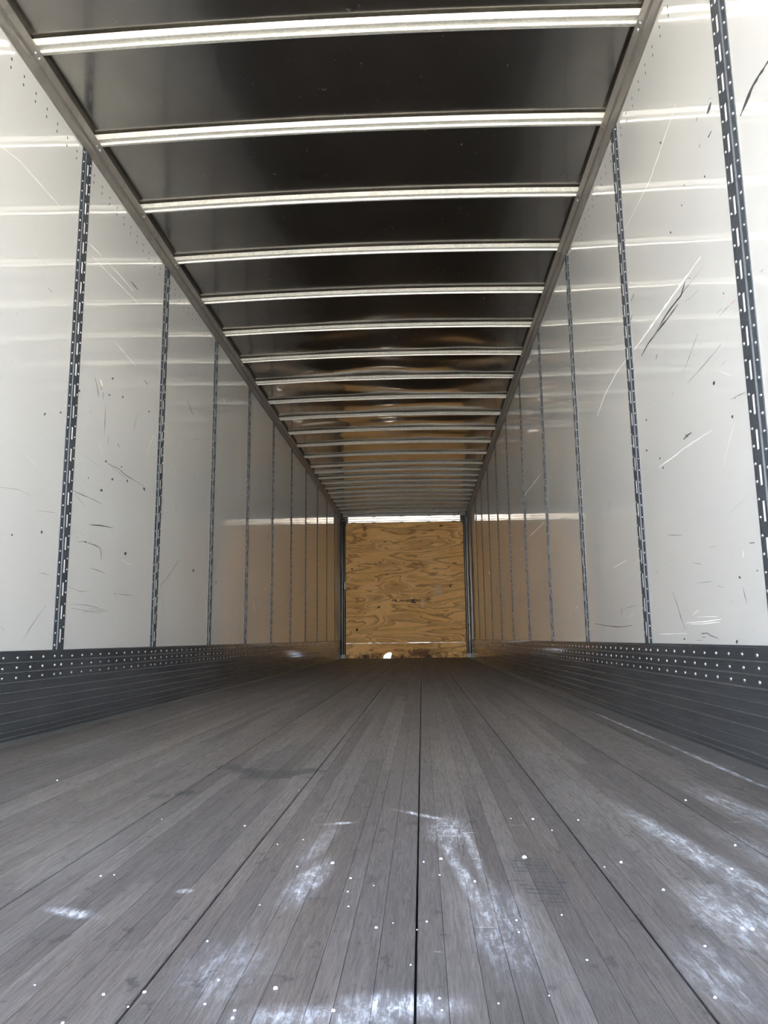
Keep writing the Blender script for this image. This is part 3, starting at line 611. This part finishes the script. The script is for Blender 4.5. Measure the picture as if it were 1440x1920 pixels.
# ------------------------------------------------------------------ front wall
g = MB()
for x in (XL+.02, -1.0, -.40, .30, XR-.06): g.box(x, x+.04, YB+.022, YB+.055, -.03, 2.70)
wb = props(g.obj('wall_back', DARKP), kind='structure')
def board(x0, x1, z0, z1, bottom=None, th=.018):
    g = MB(); k = [(x0, z1), (x0, z0)] + (bottom or []) + [(x1, z0), (x1, z1)]
    g.add([(x, YB, z) for x, z in k] + [(x, YB+th, z) for x, z in k],
          [tuple(range(len(k))), tuple(range(2*len(k)-1, len(k)-1, -1))] + [(i, (i+1) % len(k), len(k)+(i+1) % len(k), len(k)+i) for i in range(len(k))])
    return g
g = MB(); g.box(XL-.045, XR+.045, YB+.06, YB+.065, .36, 3.0); g.box(XL-.045, XL+.06, YB+.06, YB+.065, -.14, .36); g.box(XR-.06, XR+.045, YB+.06, YB+.065, -.14, .36)
g.box(XL-.045, XR+.045, YB+.06, YB+.065, -.14, -.03)
g.obj('outer_skin', SKIN, wb)
g = board(XL-.02, XR+.02, 1.5045, 2.700); g.obj('plywood_board', PLY, wb)
gap = [(-1.50, .2935), (-1.499, .297), (-1.40, .297), (-1.399, .2935), (-1.30, .2935), (-1.299, .2965), (-1.22, .2965), (-1.219, .2935), (-1.08, .2935), (-1.079, .299), (-.97, .299), (-.969, .2935),
       (-.90, .2935), (-.899, .297), (-.84, .297), (-.839, .2935), (-.59, .2935), (-.589, .297), (-.52, .297), (-.519, .2935), (-.26, .2935), (-.259, .3), (.15, .303), (.151, .2935), (.26, .2935), (.261, .2965), (.40, .2965), (.401, .2935),
       (.60, .2935), (.601, .2965), (.68, .2965), (.681, .2935)]
g = board(XL-.02, XR+.02, .293, 1.5035, gap); g.obj('plywood_board', PLY, wb)
hole = [(-.770, -.034), (-.765, .030), (-.757, .058), (-.735, .070), (-.705, .096), (-.665, .110), (-.612, .108), (-.600, .078), (-.615, .045), (-.643, -.034)]
g = board(XL-.02, XR+.02, -.034, .292, hole); g.obj('plywood_board', PLY, wb)
g = MB()
for (z, xsw) in ((2.19, (-1.40, -.88, .20, .74)), (1.89, (-.88, -.34, .20, .745)), (1.60, (-1.41, -1.395, .21, .74)), (1.48, (-1.41, -.33, .75)), (1.27, (-.34, .21, .76)), (1.14, (.22, .75)), (.98, (-.34, .22, .77)),
                  (.97, (-1.41, )), (.67, (-.88, .77)), (.32, (-1.41, -.33, .24, .80)), (.25, (-.33, .23, .79, -1.0))):
    for x in xsw: g.dome((x, YB-.0002, z), (0, -1, 0), .011, .005, 8)
props(g.obj('screw', RIVM, wb, True), kind='stuff')
g = MB()
random.seed(2)
for (x, z, w, h) in ((-.545, 1.13, .06, .022), (-.17, 1.13, .035, .03), (-.16, 1.08, .05, .02), (-.85, 1.0, .02, .03), (-1.29, .56, .022, .045), (.58, 1.40, .022, .03), (-.9, 1.86, .02, .02), (-1.385, 1.77, .02, .02)):
    k = 9
    g.add([(x+math.cos(2*math.pi*i/k)*w*random.uniform(.6, 1.1), YB-.0008, z+math.sin(2*math.pi*i/k)*h*random.uniform(.6, 1.1)) for i in range(k)], [tuple(range(k))], 0)
for (x, z, w, h) in ((-.555, 1.125, .028, .010), (-.19, 1.17, .018, .03), (-.17, 1.065, .035, .014), (.24, 1.07, .014, .014)):
    k = 7
    g.add([(x+math.cos(2*math.pi*i/k)*w*random.uniform(.6, 1.1), YB-.0016, z+math.sin(2*math.pi*i/k)*h*random.uniform(.6, 1.1)) for i in range(k)], [tuple(range(k))], 1)
props(g.obj('gouge', [plain('dark_ply_gouge', (.06, .03, .02), .8), plain('pale_ply_gouge', (.8, .72, .62), .8)], wb, fix=False), kind='stuff')

# ribbed bright header between the plywood and the roof
root = props(bpy.data.objects.new('front_header', None), label='bright ribbed steel header band between the plywood end wall and the roof', category='header')
COL.objects.link(root); root.location = (XC, YB-.03, 2.66)
def hb(z0, z1, t0, t1, y):
    # a rib, slightly convex, leaning towards the floor
    pts = []; n = 6; z = z1; yy = y
    for i in range(n+1):
        pts.append((yy, z)); a = math.radians(t0+(t1-t0)*i/n); dz = (z1-z0)/n
        z -= dz; yy += math.tan(a)*dz
    return pts + [(y+.022, z0), (y+.022, z1)]
for (z0, z1, t0, t1) in ((2.790, 2.826, 6.5, 8.5), (2.740, 2.780, 6, 8.5), (2.708, 2.727, 6, 8)):
    g = MB(); pf = hb(z0, z1, t0, t1, YB-.030)
    g.extrude(pf, XL+.150, XR-.150, lambda t, a, b: (t-XC, a-(YB-.03), b-2.66))
    g.obj('header_rib', HEADM, root)
g = MB(); g.box(XL+.15-XC, XR-.15-XC, .0225, .05, .043, .195); g.obj('back_plate', DARKP, root)
# dark scalloped clips over and under the ribs
for zc, xsx in ((.168, (-.93, -.37, .19, .70, )), (.045, (-1.35, -.93, -.37, .18, .68))):
    for xx in xsx:
        g = MB(); k = [(xx-.055, zc+(.01 if zc > .1 else -.012)), (xx-.032, zc-(.010 if zc > .1 else -.010)), (xx+.032, zc-(.010 if zc > .1 else -.010)), (xx+.055, zc+(.01 if zc > .1 else -.012))]
        g.add([(x-XC, -.004, z) for x, z in k]+[(x-XC, .02, z) for x, z in k], [(0,1,2,3), (7,6,5,4), (0,1,5,4), (1,2,6,5), (2,3,7,6), (3,0,4,7)])
        g.obj('clip', DARKP, root)

# corner posts
for side, x0, x1, s in (('left', XL+.011, -1.512, 1), ('right', XR-.011, .868, -1)):
    w = abs(x1-x0)
    root = props(bpy.data.objects.new('corner_post', None), category='corner post',
                 label=('dark steel corner post at the left edge of the plywood end wall' if s > 0 else 'rounded steel corner post with a pale edge, right of the plywood end wall'))
    COL.objects.link(root); root.location = (x0, YB-.005, 0.004)
    g = MB()
    prof = [(0, 0), (0, -.085), (.012, -.092), (w*.35, -.092), (w*.42, -.080), (w*.5, -.076), (w*.58, -.080)]
    for i in range(7):
        a = math.pi*.5*i/6; prof.append((w-.026+.026*math.sin(a), -.060-.026*math.cos(a)))
    prof += [(w, 0)]
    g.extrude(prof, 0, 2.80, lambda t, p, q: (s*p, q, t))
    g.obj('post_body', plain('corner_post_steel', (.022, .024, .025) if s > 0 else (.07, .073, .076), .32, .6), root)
    g = MB(); g.box(*sorted((-s*.0, s*(w+.006))), -.10, -.0, 0, .07); g.obj('base_shoe', DARKP, root)
    g = MB(); g.box(*sorted((s*.004, s*(w+.05))), -.115, -.02, 2.735, 2.755); g.box(*sorted((s*.004, s*(w+.05))), -.115, -.02, 2.79, 2.81)
    g.box(*sorted((s*(w+.035), s*(w+.05))), -.115, -.02, 2.69, 2.81)
    g.obj('bracket', DARKP, root)
    # flared strap
    g = MB()
    for d in (0, 1):
        pts = [(w+.045, 2.80), (w+.040, 2.70), (w*.86, 2.56), (w*.80, 2.56), (w+.018, 2.70), (w+.022, 2.80)]
        if d: pts = [(w - p - .0, z) for p, z in pts]; pts = [(max(p, .002), z) for p, z in pts]
        g.add([(s*p, -.120, z) for p, z in pts] + [(s*p, -.112, z) for p, z in pts], [tuple(range(6)), tuple(range(11, 5, -1))] + [(i, (i+1) % 6, 6+(i+1) % 6, 6+i) for i in range(6)])
    g.obj('strap', DARKP, root)
    if s > 0:
        g = MB(); g.box(s*(w-.01), s*(w+.008), -.10, -.06, 1.36, 1.50); g.obj('latch', DARKP, root)

# ------------------------------------------------------------------ grit on the floor
random.seed(21)
g = MB()
pts = [(-0.356,0.882,0.0021),(-0.313,0.889,0.0020),(-0.283,1.030,0.0018),(-0.170,0.901,0.0027),(-0.100,0.852,0.0023),(-0.239,0.920,0.0017),(-0.238,0.863,0.0016),(-0.069,1.080,0.0021),(-0.123,1.289,0.0021),(-0.121,1.224,0.0018),(-0.162,1.371,0.0033),(-0.114,1.160,0.0014),(-0.537,1.296,0.0019),(-0.517,1.302,0.0016),(-0.376,1.632,0.0022),(-1.027,2.148,0.0026),(-0.220,1.351,0.0016),(-0.237,1.524,0.0016),(-0.372,0.820,0.0018),(-0.203,0.850,0.0016),(-0.201,0.834,0.0019),(-0.444,0.903,0.0012),(-0.244,1.164,0.0014),(-0.318,0.855,0.0013),(0.171,1.407,0.0042),(0.025,1.398,0.0031),(0.076,1.275,0.0021),(-0.005,1.379,0.0021),(0.227,1.690,0.0030),(0.320,1.681,0.0025),(0.181,1.697,0.0020),(0.297,1.353,0.0018),(0.358,1.238,0.0024),(0.565,1.487,0.0029),(0.502,1.345,0.0024),(0.413,1.087,0.0024),(0.425,1.084,0.0029),(0.343,1.027,0.0018),(0.304,0.890,0.0021),(0.189,0.983,0.0015),(0.011,0.882,0.0016),(0.013,0.856,0.0013),(-0.021,0.965,0.0013),(-0.001,1.103,0.0016),(0.186,1.131,0.0015),(0.331,1.379,0.0031),(0.129,0.891,0.0011),(0.889,2.304,0.0045),(0.021,1.308,0.0016),(-0.047,1.097,0.0011),(0.073,0.872,0.0012),(0.251,1.596,0.0018),(0.608,1.876,0.0028),(0.121,1.110,0.0017),(0.119,1.068,0.0014)]
for _ in range(22): pts.append((random.uniform(-1.4, .85), random.uniform(.9, 6)**1.0, random.uniform(.0007, .0015)))
for x, y, r in pts:
    zz = .0002
    k = 6; a0 = random.random()*3
    top = (x+random.uniform(-.2, .2)*r, y, zz+r*random.uniform(.7, 1.2))
    ring = [(x+math.cos(a0+2*math.pi*i/k)*r*random.uniform(.8, 1.2), y+math.sin(a0+2*math.pi*i/k)*r*random.uniform(.8, 1.4), zz) for i in range(k)]
    mid = [(x+(a[0]-x)*.8, y+(a[1]-y)*.8, zz+r*.6) for a in ring]
    g.add(ring+mid+[top], [(i, (i+1) % k, k+(i+1) % k, k+i) for i in range(k)]+[(k+i, k+(i+1) % k, 2*k) for i in range(k)])
props(g.obj('crumbs', GRIT), kind='stuff', label='scattered white crumbs lying on the worn plank floor', category='crumbs')
